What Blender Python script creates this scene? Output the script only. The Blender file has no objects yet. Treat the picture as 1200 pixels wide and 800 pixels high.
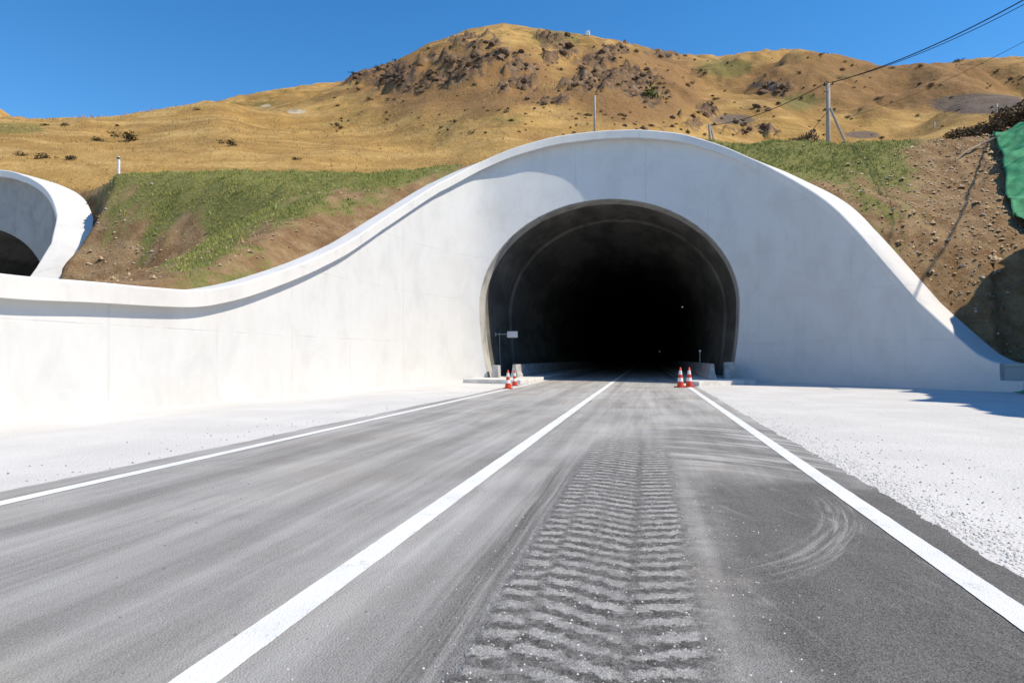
import bpy, bmesh, math, random
import numpy as np
from mathutils import Vector, Matrix
random.seed(7); RNG = np.random.default_rng(11)
S = bpy.context.scene
COL = S.collection
TH = math.atan(158/800.0); CT, ST = math.cos(TH), math.sin(TH)
HC = 1.3                                   # eye height, metres
# ---- camera frame (X right, Z forward) <-> road frame (u right of the lane, v along the road)
def uv_of(X, Z): return X*CT - Z*ST, X*ST + Z*CT
def XZ_of(u, v): return u*CT + v*ST, v*CT - u*ST
def sstep(x, a, b):
    t = np.clip((np.asarray(x, float)-a)/(b-a), 0, 1); return t*t*(3-2*t)
def lerp(a, b, t): return a + (b-a)*t
# ---- numpy value noise
def _h(ix, iy, seed):
    n = (ix.astype(np.int64)*374761393 + iy.astype(np.int64)*668265263 + seed*1274126177) & 0x7fffffff
    n = ((n ^ (n >> 13))*1274126177) & 0x7fffffff
    return ((n ^ (n >> 16)) & 0xffff)/65535.0
def vnoise(x, y, seed=0):
    x = np.asarray(x, float); y = np.asarray(y, float)
    ix = np.floor(x).astype(np.int64); iy = np.floor(y).astype(np.int64); fx = x-ix; fy = y-iy
    fx = fx*fx*fx*(fx*(fx*6-15)+10); fy = fy*fy*fy*(fy*(fy*6-15)+10)
    a = _h(ix, iy, seed); b = _h(ix+1, iy, seed); c = _h(ix, iy+1, seed); d = _h(ix+1, iy+1, seed)
    return (a+(b-a)*fx)+((c+(d-c)*fx)-(a+(b-a)*fx))*fy
def fbm(x, y, seed=0, octv=4, gain=.5):
    t = 0; amp = 1; tot = 0; f = 1
    for i in range(octv):
        t = t+amp*(vnoise(x*f+17.3*i, y*f-9.1*i, seed+i)*2-1); tot += amp; amp *= gain; f *= 2.03
    return t/tot
# ---- objects
def link(name, me, mat=None, parent=None, smooth=False):
    o = bpy.data.objects.new(name, me); COL.objects.link(o)
    if mat is not None: me.materials.append(mat)
    if parent is not None: o.parent = parent
    if smooth:
        me.polygons.foreach_set('use_smooth', [True]*len(me.polygons))
    return o
def mesh_from(verts, faces):
    me = bpy.data.meshes.new('mesh'); me.from_pydata([tuple(map(float, p)) for p in verts], [], faces); me.update(); return me
def np_mesh(verts, faces):
    """fast mesh from arrays; faces (n,k)"""
    verts = np.asarray(verts, np.float32); faces = np.asarray(faces, np.int32); k = faces.shape[1]
    me = bpy.data.meshes.new('mesh'); me.vertices.add(len(verts)); me.vertices.foreach_set('co', verts.ravel())
    me.loops.add(faces.size); me.loops.foreach_set('vertex_index', faces.ravel())
    me.polygons.add(len(faces)); me.polygons.foreach_set('loop_start', np.arange(0, faces.size, k, dtype=np.int32))
    me.polygons.foreach_set('loop_total', np.full(len(faces), k, np.int32)); me.update(); me.validate(); return me
def attr(me, name, vals):
    a = me.attributes.new(name, 'FLOAT', 'POINT'); a.data.foreach_set('value', np.asarray(vals, np.float32).ravel())
def from_bm(bm):
    me = bpy.data.meshes.new('mesh'); bmesh.ops.recalc_face_normals(bm, faces=bm.faces); bm.to_mesh(me); bm.free(); return me
def tag(o, label, cat, group=None, kind=None):
    if label: o['label'] = label
    if cat: o['category'] = cat
    if group: o['group'] = group
    if kind: o['kind'] = kind
    return o
def empty(name, loc, rz=0):
    o = bpy.data.objects.new(name, None); COL.objects.link(o); o.location = loc; o.rotation_euler = (0, 0, rz)
    o.empty_display_size = .2; return o
def copy_tree(o, parent=None):
    c = o.copy(); COL.objects.link(c); c.parent = parent
    for ch in list(o.children): copy_tree(ch, c)
    return c
def bm_box(bm, c, d, bev=0, rz=0):
    r = bmesh.ops.create_cube(bm, size=1); vs = r['verts']
    for p in vs: p.co = Vector((p.co.x*d[0], p.co.y*d[1], p.co.z*d[2]))
    if bev:
        es = list({e for p in vs for e in p.link_edges})
        r2 = bmesh.ops.bevel(bm, geom=es, offset=bev, segments=2, affect='EDGES', profile=.5)
        vs = list({p for f in r2['faces'] for p in f.verts} | {p for p in vs if p.is_valid})
    M = Matrix.Translation(c) @ Matrix.Rotation(rz, 4, 'Z')
    for p in vs: p.co = M @ p.co
    return vs
def box(name, c, d, mat, parent=None, bev=.02, rz=0):
    bm = bmesh.new(); bm_box(bm, c, d, bev, rz); return link(name, from_bm(bm), mat, parent)
def tube_me(pts, rad, seg=8, cap=True):
    pts = [Vector(p) for p in pts]; n = len(pts); rad = [rad]*n if not hasattr(rad, '__len__') else rad
    vs = []; fs = []
    for i, p in enumerate(pts):
        t = (pts[min(i+1, n-1)]-pts[max(i-1, 0)]).normalized()
        a = t.cross(Vector((0, 0, 1)) if abs(t.z) < .9 else Vector((1, 0, 0))).normalized(); b = t.cross(a)
        for k in range(seg):
            an = 2*math.pi*k/seg; vs.append(p+(a*math.cos(an)+b*math.sin(an))*rad[i])
    for i in range(n-1):
        for k in range(seg):
            fs.append((i*seg+k, i*seg+(k+1) % seg, (i+1)*seg+(k+1) % seg, (i+1)*seg+k))
    if cap: fs += [tuple(range(seg))[::-1], tuple((n-1)*seg+k for k in range(seg))]
    return mesh_from(vs, fs)
# ---- node helper
class NT:
    def __init__(s, name):
        s.m = bpy.data.materials.new(name); s.m.use_nodes = True; s.t = s.m.node_tree; s.t.nodes.clear()
        s.out = s.n('ShaderNodeOutputMaterial'); s.b = s.n('ShaderNodeBsdfPrincipled'); s.t.links.new(s.b.outputs[0], s.out.inputs[0])
        s.b.inputs['Roughness'].default_value = .9; s.b.inputs['Specular IOR Level'].default_value = .25
        s.co = s.n('ShaderNodeTexCoord').outputs['Object']
        sp = s.n('ShaderNodeSeparateXYZ'); s.t.links.new(s.co, sp.inputs[0]); s.x, s.y, s.z = sp.outputs
    def n(s, ty): return s.t.nodes.new(ty)
    def put(s, v, sock):
        if isinstance(v, (int, float)): sock.default_value = v
        elif isinstance(v, (tuple, list)): sock.default_value = tuple(v)+((1,) if len(v) == 3 and len(sock.default_value) == 4 else ())
        else: s.t.links.new(v, sock)
    def math(s, op, *a, clamp=False):
        q = s.n('ShaderNodeMath'); q.operation = op; q.use_clamp = clamp
        for i, v in enumerate(a): s.put(v, q.inputs[i])
        return q.outputs[0]
    def add(s, a, b): return s.math('ADD', a, b)
    def sub(s, a, b): return s.math('SUBTRACT', a, b)
    def mul(s, a, b): return s.math('MULTIPLY', a, b)
    def ramp(s, v, a, b, lo=0., hi=1.):
        q = s.n('ShaderNodeMapRange'); q.interpolation_type = 'SMOOTHSTEP'
        if not isinstance(a, (int, float)) or not isinstance(b, (int, float)) or True:
            for k, w in zip((0, 1, 2, 3, 4), (v, a, b, lo, hi)): s.put(w, q.inputs[k])
        return q.outputs[0]
    def vec(s, x, y, z=0.):
        q = s.n('ShaderNodeCombineXYZ')
        for i, v in enumerate((x, y, z)): s.put(v, q.inputs[i])
        return q.outputs[0]
    def noise(s, scale, detail=4, vec=None, rough=.55, dist=0., sc=(1, 1, 1)):
        q = s.n('ShaderNodeTexNoise'); q.inputs['Scale'].default_value = scale; q.inputs['Detail'].default_value = detail
        q.inputs['Roughness'].default_value = rough; q.inputs['Distortion'].default_value = dist
        v = vec or s.co
        if sc != (1, 1, 1):
            mp = s.n('ShaderNodeMapping'); mp.inputs['Scale'].default_value = sc; s.t.links.new(v, mp.inputs[0]); v = mp.outputs[0]
        s.t.links.new(v, q.inputs['Vector']); return q.outputs['Fac']
    def vor(s, scale, vec=None, feat='F1', out='Distance', sc=(1, 1, 1)):
        q = s.n('ShaderNodeTexVoronoi'); q.feature = feat; q.inputs['Scale'].default_value = scale
        v = vec or s.co
        if sc != (1, 1, 1):
            mp = s.n('ShaderNodeMapping'); mp.inputs['Scale'].default_value = sc; s.t.links.new(v, mp.inputs[0]); v = mp.outputs[0]
        s.t.links.new(v, q.inputs['Vector']); return q.outputs[out]
    def mix(s, f, a, b):
        q = s.n('ShaderNodeMix'); q.data_type = 'RGBA'; s.put(f, q.inputs[0])
        for v, k in ((a, 6), (b, 7)):
            s.put(v, q.inputs[k])
        return q.outputs[2]
    def at(s, name):
        q = s.n('ShaderNodeAttribute'); q.attribute_name = name; return q.outputs['Fac']
    def rnd(s): return s.n('ShaderNodeObjectInfo').outputs['Random']
    def fin(s, col, bump=None, dist=.02, strength=1., rough=None, normal=None):
        s.put(col, s.b.inputs['Base Color'])
        if rough is not None: s.put(rough, s.b.inputs['Roughness'])
        if bump is not None:
            q = s.n('ShaderNodeBump'); q.inputs['Distance'].default_value = dist; q.inputs['Strength'].default_value = strength
            s.t.links.new(bump, q.inputs['Height']); s.t.links.new(q.outputs[0], s.b.inputs['Normal'])
        return s.m
def flat(name, col, rough=.6, amt=.25, scale=20, bump=0):
    q = NT(name); f = q.noise(scale, 5)
    c = q.mix(f, tuple(k*(1-amt) for k in col), tuple(min(1, k*(1+amt)) for k in col))
    return q.fin(c, f if bump else None, bump or .01, rough=rough)

# ================================================================= materials
def concrete_mat(name, base, stain, amt, warm):
    q = NT(name)
    st = q.noise(1.0, 7, sc=(.8, .8, .55), rough=.68, dist=.4); big = q.noise(.22, 4); fine = q.noise(26, 5)
    patch = q.ramp(q.noise(.4, 6, dist=.8, rough=.65), .44, .66)
    streak = q.ramp(q.noise(1.0, 6, rough=.7, sc=(1.7, 1.7, .09)), .5, .78)
    c = q.mix(q.mul(q.ramp(st, .42, .72), amt), base, stain)
    c = q.mix(q.mul(patch, amt*.7), c, warm)
    c = q.mix(q.mul(streak, amt*.16), c, stain)
    # faint formwork lift lines every 2.4 m
    fz = q.math('FRACT', q.math('DIVIDE', q.add(q.z, .35), 2.4)); ln = q.mul(q.ramp(q.math('ABSOLUTE', q.sub(fz, .5)), .487, .497), q.ramp(q.noise(.7, 2), .4, .6))
    c = q.mix(q.mul(ln, .3), c, stain)
    fx = q.math('FRACT', q.math('DIVIDE', q.sub(q.mul(q.x, .75), q.mul(q.y, .66)), 2.6)); lx = q.mul(q.ramp(q.math('ABSOLUTE', q.sub(fx, .5)), .484, .496), q.ramp(q.noise(.5, 2), .42, .6))
    c = q.mix(q.mul(lx, .28), c, stain)
    pits = q.ramp(q.vor(9), .0, .07); c = q.mix(q.mul(q.sub(1., pits), .5), c, stain)
    h = q.add(q.mul(fine, .25), q.add(q.mul(big, 1.2), q.mul(q.add(ln, lx), -.35)))
    return q.fin(c, h, .012, rough=.8)
M_wall = concrete_mat('portal_concrete', (.62, .617, .61), (.45, .448, .442), .36, (.54, .52, .485))
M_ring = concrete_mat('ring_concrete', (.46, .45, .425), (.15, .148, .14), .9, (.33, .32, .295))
M_cap = concrete_mat('coping_concrete', (.66, .645, .62), (.45, .44, .43), .35, (.57, .55, .51))
M_gate2_shade = concrete_mat('second_portal_shaded_concrete', (.34, .335, .325), (.2, .2, .2), .7, (.28, .27, .25))  # darker portal concrete: shade of the recessed face is put into the colour
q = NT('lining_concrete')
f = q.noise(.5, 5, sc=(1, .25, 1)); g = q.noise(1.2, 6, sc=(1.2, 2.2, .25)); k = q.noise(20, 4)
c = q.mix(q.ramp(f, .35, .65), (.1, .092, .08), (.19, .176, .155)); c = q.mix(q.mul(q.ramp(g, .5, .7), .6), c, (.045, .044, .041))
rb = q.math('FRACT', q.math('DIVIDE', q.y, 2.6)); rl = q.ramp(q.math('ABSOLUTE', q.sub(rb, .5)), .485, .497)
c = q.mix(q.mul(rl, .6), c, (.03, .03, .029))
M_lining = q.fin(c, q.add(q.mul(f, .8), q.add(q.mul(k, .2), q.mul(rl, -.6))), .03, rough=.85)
q = NT('barrier_concrete'); f = q.noise(3, 6); k = q.noise(40, 4)
M_block = q.fin(q.mix(q.ramp(f, .35, .7), (.5, .495, .48), (.3, .298, .29)), q.add(f, q.mul(k, .3)), .01, rough=.85)
q = NT('pavement_concrete'); f = q.noise(2, 6); k = q.noise(30, 4)
M_pave = q.fin(q.mix(q.ramp(f, .35, .7), (.68, .67, .65), (.5, .49, .47)), q.add(f, q.mul(k, .3)), .01, rough=.9)

# asphalt road with dust, streaks and a wheel-loader tread print
q = NT('dusty_asphalt'); x, y = q.x, q.y
wob = q.mul(q.sub(q.noise(.35, 3), .5), .12)
xs = q.add(x, wob)
st1 = q.noise(1., 5, vec=q.vec(q.mul(xs, 1.5), q.mul(y, .07))); st2 = q.noise(1., 6, vec=q.vec(q.mul(xs, 5.5), q.mul(y, .3)), rough=.65)
st3 = q.noise(1., 4, vec=q.vec(q.mul(xs, 22.), q.mul(y, .3)))
blot = q.noise(.55, 5, dist=.5); grain = q.noise(75, 6, rough=.75); agg = q.vor(95); agg2 = q.math('ADD', q.mul(q.vor(110, out='Color'), .75), q.mul(q.noise(2.3, 6, rough=.7), .4))
d = q.add(q.add(q.mul(q.ramp(st1, .32, .68), .34), q.mul(q.ramp(st2, .34, .68), .30)), q.add(q.mul(q.ramp(blot, .3, .7), .28), q.mul(st3, .1)))
far = q.ramp(y, 5., 26.)
d = q.add(q.add(q.mul(d, .72), .2), q.mul(far, .1))
# bare, dark near right lane
edge = q.add(y, q.mul(q.sub(q.noise(.9, 5), .5), 3.4))
bare = q.mul(q.ramp(q.add(x, q.mul(q.sub(q.noise(2.6, 5, rough=.65), .5), .7)), .2, .72), q.sub(1., q.ramp(edge, 6.6, 8.6)))
d = q.mul(d, q.sub(1., q.mul(bare, .84)))
# bare wheel line left of the print
dl = q.sub(x, q.add(-.93, q.mul(q.sub(q.noise(.5, 3), .5), .05)))
wl = q.mul(q.sub(1., q.ramp(q.math('ABSOLUTE', dl), .0, .3)), q.sub(1., q.ramp(y, 7., 10.5)))
d = q.mul(d, q.sub(1., q.mul(wl, q.add(.3, q.mul(q.ramp(st3, .35, .65), .6)))))
# second darker wheel band left of it, and one in the far lane
for cx, w_, s_ in ((-1.28, .16, .35), (-2.95, .35, .45), (-4.7, .3, .4)):
    bb = q.sub(1., q.ramp(q.math('ABSOLUTE', q.sub(xs, cx)), .03, w_)); d = q.mul(d, q.sub(1., q.mul(q.mul(bb, s_), q.ramp(st2, .35, .6))))
# sweeping pale brush strokes across the right lane
sw = q.noise(1., 5, vec=q.vec(q.mul(x, .45), q.mul(q.add(y, q.mul(q.math('POWER', q.math('ABSOLUTE', q.sub(x, .2)), 2.), .35)), 2.6)), rough=.7)
swm = q.mul(q.mul(q.ramp(y, 7.4, 9.), q.sub(1., q.ramp(y, 12.5, 15.))), q.ramp(q.add(x, q.mul(q.sub(q.noise(1.8, 4), .5), .8)), -.3, .7))
d = q.add(q.mul(d, q.sub(1., q.mul(swm, .55))), q.mul(swm, q.mul(q.ramp(sw, .42, .66), .62)))
# curved scrape
rx = q.sub(x, -.2); ry = q.mul(q.sub(y, 6.8), .65); rr = q.math('SQRT', q.add(q.mul(rx, rx), q.mul(ry, ry)))
arc = q.mul(q.mul(q.ramp(rr, 1.62, 1.76), q.sub(1., q.ramp(rr, 1.9, 2.02))), q.mul(q.ramp(y, 3.5, 5.4), q.sub(1., q.ramp(y, 5.9, 7.2))))
arc = q.mul(arc, q.mul(q.ramp(x, .5, .8), q.ramp(q.noise(1., 5, vec=q.vec(q.mul(rr, 24.), q.mul(y, 1.1)), rough=.7), .42, .64)))
d = q.add(d, q.mul(arc, .42))
# tread print: bands of slanted lugs pressed in dust
n_a = q.noise(30, 4, rough=.7); n_b = q.noise(11, 4, rough=.65)
jx = q.add(q.mul(q.sub(n_b, .5), .16), q.mul(q.sub(n_a, .5), .07)); jy = q.add(q.add(q.mul(q.sub(q.noise(14, 4, rough=.75), .5), .17), q.mul(q.sub(q.noise(38, 3, rough=.7), .5), .09)), q.mul(q.sub(q.noise(2.0, 3), .5), .14))
tx = q.add(x, jx)
def band(a, b, slope, ph, pitch):
    m = q.mul(q.ramp(tx, a-.05, a+.04), q.sub(1., q.ramp(tx, b-.04, b+.05)))
    w = q.math('SINE', q.mul(q.add(q.add(q.add(y, jy), q.mul(x, slope)), ph), 2*math.pi/pitch))
    return q.mul(m, q.ramp(w, -.5, .5))
lug = q.add(q.add(band(-.77, -.60, .05, 0., .19), q.add(band(-.57, -.37, .36, .1, .19), band(-.34, -.11, .5, .17, .19))), band(-.05, .23, -.34, .07, .19))
tm = q.mul(q.mul(q.ramp(tx, -.84, -.74), q.sub(1., q.ramp(tx, .24, .44))), q.sub(1., q.ramp(q.add(y, q.mul(q.sub(q.noise(1.4, 3), .5), 2.)), 8.2, 12.5)))
crumb = q.noise(42, 5, rough=.75); clump = q.noise(17, 5, rough=.75)
era = q.ramp(q.noise(2.6, 4, rough=.65), .3, .6)
trd = q.add(q.mul(q.mul(lug, q.add(.3, q.mul(era, .7))), q.add(.42, q.mul(q.ramp(crumb, .3, .7), .42))), q.add(q.mul(q.ramp(clump, .38, .7), .3), q.mul(q.sub(1., era), .14)))
side = q.mul(q.ramp(x, .14, .34), .22)
d = q.add(q.mul(d, q.sub(1., tm)), q.mul(tm, q.sub(q.add(trd, side), .05)))
# dark rubber scuffs before the portal
sk = q.mul(q.ramp(q.noise(1., 3, vec=q.vec(q.mul(x, 2.6), q.mul(y, .42))), .66, .72), q.mul(q.ramp(y, 17., 22.), q.sub(1., q.ramp(y, 32., 34.))))
d = q.mul(d, q.sub(1., q.mul(sk, .75)))
scf = q.mul(q.ramp(q.noise(1., 5, vec=q.vec(q.mul(q.add(x, q.mul(y, .35)), 9.), q.mul(y, .8)), rough=.75), .54, .75), .24)
d = q.add(q.add(d, q.mul(scf, bare)), q.mul(q.sub(grain, .5), .34))
d = q.math('MINIMUM', q.math('MAXIMUM', d, 0.), 1.)
asph = q.mix(q.ramp(agg2, .1, .9), (.035, .033, .031), (.15, .141, .131))
tint = q.mul(q.ramp(q.noise(.35, 3), .48, .66), .5)
dust = q.mix(tint, (.53, .515, .49), (.49, .445, .385))
c = q.mix(d, asph, dust)
spk = q.mul(q.sub(1., q.ramp(q.vor(13), .02, .055)), q.ramp(q.noise(2.2, 3), .52, .62)); c = q.mix(q.mul(spk, .6), c, (.55, .54, .52))
spd = q.sub(1., q.ramp(q.vor(5.3, sc=(1, .8, 1)), .01, .035)); c = q.mix(q.mul(spd, .75), c, (.03, .03, .03))
bh = q.add(q.add(q.mul(grain, .25), q.mul(agg, .22)), q.add(q.mul(q.mul(lug, tm), .17), q.mul(q.mul(q.add(clump, crumb), tm), .55)))
M_road = q.fin(c, bh, .022, rough=.88)
q = NT('line_paint'); g = q.noise(60, 5, rough=.7); w = q.noise(3.2, 6, rough=.7); ag = q.vor(95)
wear = q.ramp(q.add(w, q.mul(q.sub(g, .5), .6)), .55, .78)
M_line = q.fin(q.mix(q.mul(wear, .6), q.mix(q.ramp(q.noise(1.1, 4), .3, .7), (.8, .8, .79), (.7, .7, .69)), (.3, .3, .29)), q.add(q.mul(g, .3), q.mul(ag, .25)), .012, rough=.7)
# white gravel
q = NT('white_gravel'); a = q.vor(34, out='Color'); e = q.vor(34); b = q.noise(.5, 5); g = q.noise(90, 4); e2 = q.vor(11)
c = q.mix(q.ramp(b, .35, .7), (.58, .565, .54), (.65, .635, .61)); c = q.mix(q.mul(q.ramp(a, .7, .95), .16), c, (.46, .45, .44))
track = q.noise(1., 4, vec=q.vec(q.mul(q.x, 1.4), q.mul(q.y, .1))); c = q.mix(q.mul(q.ramp(track, .5, .7), .35), c, (.52, .515, .505))
dk = q.mul(q.sub(1., q.ramp(q.vor(6.), .015, .06)), q.ramp(q.noise(.9, 4), .5, .62)); c = q.mix(q.mul(dk, .7), c, (.2, .19, .18))
M_gravel = q.fin(c, q.add(q.add(q.mul(e, .5), q.mul(g, .3)), q.mul(e2, .25)), .013, rough=.95)
# banks: bare soil to green sward, driven by the 'green' attribute
q = NT('bank_soil'); n1 = q.noise(.9, 6, rough=.65); n2 = q.noise(6, 6, rough=.7); n3 = q.noise(28, 5, rough=.7); pe = q.vor(9, out='Color'); pd = q.vor(9)
soil = q.mix(q.ramp(n1, .35, .68), (.235, .132, .058), (.4, .265, .135)); soil = q.mix(q.mul(q.ramp(n2, .48, .72), .55), soil, (.12, .072, .038))
peb = q.mul(q.sub(1., q.ramp(pd, .16, .24)), q.ramp(pe, .72, .8)); soil = q.mix(q.mul(peb, .8), soil, (.4, .34, .27))
gr = q.mix(q.ramp(n2, .35, .68), (.12, .15, .03), (.28, .26, .08))
gm = q.mul(q.ramp(q.add(q.at('green'), q.mul(q.sub(n2, .5), 1.7)), .42, .68), .85)
c = q.mix(gm, soil, gr); c = q.mix(q.ramp(q.add(q.at('dry'), q.mul(q.sub(n2, .5), .4)), .4, .6), c, q.mix(n2, (.36, .24, .085), (.27, .17, .06)))
M_bank = q.fin(c, q.add(q.mul(n2, .7), q.add(q.mul(n3, .3), q.mul(peb, .4))), .16, rough=.95)
# hills: dry grass, olive patches, rock, scree
q = NT('hill_grass'); n1 = q.noise(.022, 6, rough=.6); n2 = q.noise(.16, 6, rough=.7); n3 = q.noise(.7, 6, rough=.75); n4 = q.noise(.09, 6, sc=(.5, .8, 2.6), dist=1.6, rough=.65)
gr = q.mix(q.ramp(n1, .34, .66), (.32, .186, .05), (.49, .295, .09)); gr = q.mix(q.mul(q.ramp(n2, .42, .7), .55), gr, (.235, .13, .04))
gr = q.mix(q.mul(q.ramp(n4, .46, .68), .6), gr, (.6, .40, .15)); gr = q.mix(q.mul(q.ramp(n4, .46, .34), .45), gr, (.24, .14, .042)); gr = q.mix(q.mul(q.ramp(n3, .52, .8), .3), gr, (.17, .11, .045))
gr = q.mix(q.mul(q.ramp(q.add(q.at('rust'), q.mul(q.sub(n2, .5), .5)), .25, .75), .85), gr, q.mix(n3, (.17, .085, .032), (.30, .165, .062)))
gr = q.mix(q.mul(q.ramp(q.add(q.at('olive'), q.mul(q.sub(n2, .5), .7)), .35, .7), .8), gr, q.mix(n3, (.13, .12, .03), (.22, .18, .055)))
rk = q.mix(q.ramp(n3, .35, .65), (.04, .026, .016), (.25, .15, .078)); rk = q.mix(q.mul(q.ramp(n2, .5, .7), .5), rk, (.34, .24, .15))
c = q.mix(q.ramp(q.add(q.at('rock'), q.mul(q.sub(n3, .5), 1.9)), .5, .68), gr, rk)
c = q.mix(q.ramp(q.add(q.at('scree'), q.mul(q.sub(n2, .5), .4)), .4, .6), c, q.mix(n3, (.12, .085, .062), (.2, .146, .105)))
c = q.mix(q.ramp(q.add(q.at('pale'), q.mul(q.sub(n3, .5), .4)), .45, .65), c, (.5, .4, .27))
M_hill = q.fin(c, q.add(q.mul(n3, .6), q.mul(n2, 1.0)), .7, rough=.95)
def rock_mat(name, a, b, c_):
    q = NT(name); n = q.noise(1.4, 6, rough=.7); k = q.noise(8, 5)
    c = q.mix(q.ramp(n, .35, .65), a, b); c = q.mix(q.mul(q.ramp(k, .55, .7), .5), c, c_)
    return q.fin(c, q.add(n, q.mul(k, .4)), .02 if 'stone' in name else .06, rough=.9)
M_rock = rock_mat('dark_rock', (.04, .026, .016), (.2, .125, .07), (.38, .27, .165))
M_stone = rock_mat('pale_stone', (.46, .40, .32), (.62, .56, .47), (.34, .28, .21))
q = NT('dark_chip'); M_chip_ = None; M_chip = q.fin(q.mix(q.noise(30, 3), (.05, .05, .05), (.3, .29, .28)))
q = NT('earth_clod'); n = q.noise(1.7, 2); M_clod = q.fin(q.mix(q.ramp(q.noise(9, 2), .35, .65), (.17, .1, .05), (.5, .39, .25)))
def leaf_mat(name, a, b):
    q = NT(name); r = q.at('tone'); c = q.mix(r, a, b)
    q.b.inputs['Subsurface Weight'].default_value = 0
    return q.fin(c, rough=.85)
M_green = leaf_mat('green_grass', (.15, .19, .035), (.42, .4, .12))
M_dry = leaf_mat('dry_grass', (.34, .215, .075), (.56, .39, .155))
M_shrub = leaf_mat('dark_shrub', (.018, .016, .008), (.06, .048, .02))
M_brown = leaf_mat('dry_brush', (.05, .034, .02), (.2, .135, .075))
M_bright = leaf_mat('green_bush', (.04, .065, .012), (.14, .17, .035))
M_orange = flat('cone_orange', (.62, .06, .025), .45, .15, 15)
M_white = flat('reflective_white', (.78, .77, .76), .45, .08, 20)
M_rubber = flat('rubber', (.42, .05, .03), .6, .3, 15)
M_metal = flat('galvanised_metal', (.45, .46, .47), .45, .15, 12)
M_panel = flat('sign_white', (.75, .76, .77), .5, .06, 9)
M_grey = flat('sign_lettering', (.3, .31, .33), .6, .1, 30)
M_pole = flat('concrete_pole', (.36, .32, .28), .9, .25, 6, .01)
M_wood = flat('weathered_wood', (.30, .22, .15), .9, .35, 9, .01)
M_wire = flat('black_cable', (.018, .018, .02), .6, .2, 9)
M_postw = flat('white_marker', (.72, .71, .68), .7, .12, 9)
q = NT('green_netting'); wv = q.vor(60); n = q.noise(2.2, 5)
M_tarp = q.fin(q.mix(q.ramp(n, .3, .7), (.03, .2, .085), (.055, .32, .14)), q.add(q.mul(wv, .2), n), .03, rough=.75)
q = NT('lamp_glass'); q.b.inputs['Emission Color'].default_value = (1, .9, .72, 1); q.b.inputs['Emission Strength'].default_value = .5; M_lamp = q.fin((.8, .8, .75))

# ================================================================= portal wall in plan
PLAN = [(-12.5, -14), (-12.4, -4), (-12.3, 8), (-12.2, 15), (-12.1, 21), (-11.6, 28.2), (-10.6, 33.4), (-9.2, 36.6), (-6.6, 38.0), (-3.6, 38.9), (-.5, 39.3), (2.4, 39.35), (4.96, 38.7), (7.3, 36.8), (9.35, 34.2), (11.3, 31.7), (12.75, 29.85), (13.25, 29.2)]
def spline(P, n):
    P = np.array(P, float); Q = np.vstack([2*P[0]-P[1], P, 2*P[-1]-P[-2]]); out = []
    for i in range(1, len(Q)-2):
        L = np.linalg.norm(Q[i+1]-Q[i]); m = max(4, int(L/n))
        k0 = np.linalg.norm(Q[i]-Q[i-1])**.5; k1 = L**.5; k2 = np.linalg.norm(Q[i+2]-Q[i+1])**.5
        for j in range(m):
            t = k0+k1*j/m; t0, t1, t2, t3 = 0, k0, k0+k1, k0+k1+k2
            A1 = (t1-t)/(t1-t0)*Q[i-1]+(t-t0)/(t1-t0)*Q[i]; A2 = (t2-t)/(t2-t1)*Q[i]+(t-t1)/(t2-t1)*Q[i+1]; A3 = (t3-t)/(t3-t2)*Q[i+1]+(t-t2)/(t3-t2)*Q[i+2]
            B1 = (t2-t)/(t2-t0)*A1+(t-t0)/(t2-t0)*A2; B2 = (t3-t)/(t3-t1)*A2+(t-t1)/(t3-t1)*A3
            out.append((t2-t)/(t2-t1)*B1+(t-t1)/(t2-t1)*B2)
    out.append(P[-1]); return np.array(out)
W = spline(PLAN, .22)
tan = np.gradient(W, axis=0); tan /= np.linalg.norm(tan, axis=1)[:, None]
NRM = np.stack([tan[:, 1], -tan[:, 0]], 1)         # towards the road
wX, wZ = XZ_of(W[:, 0], W[:, 1])
# silhouette heights of the coping, surveyed along the wall
ocol = [-400, 0, 100, 170, 225, 270, 300, 350, 400, 450, 500, 550, 600, 650, 700, 745, 800, 850, 900, 950, 976, 1004, 1040, 1080, 1140, 1162, 1300]
orow = [318, 323, 330, 337, 341, 333, 323.5, 304, 281, 249, 217.5, 192, 174, 162, 156, 154, 158, 172, 194, 222, 240, 268, 310, 356, 411, 427, 427]
wcol = np.where(wZ > 2, 600+800*wX/np.maximum(wZ, 2), -400)
ZT = HC+(419-np.interp(wcol, ocol, orow))/800*wZ
ZT = np.where(wZ < 13.2, 2.9, ZT)
ZT = ZT-.13*sstep(W[:, 1], 17, 24)*(1-sstep(W[:, 0], -9.5, -5)); kk = np.hanning(13); kk /= kk.sum(); ZT = np.convolve(np.pad(ZT, 6, 'edge'), kk, 'valid')
OVH = .05+.37*(1-sstep(W[:, 0], -1, 7.5))*lerp(.58, 1, sstep(W[:, 0], -11.8, -8))           # coping overhang dies away on the right wing
CAPH = .46; THK = lerp(.42, 1.2, sstep(W[:, 0], 1, 8)); CAPD = lerp(.45, 1.45, sstep(W[:, 0], 1, 8))
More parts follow.
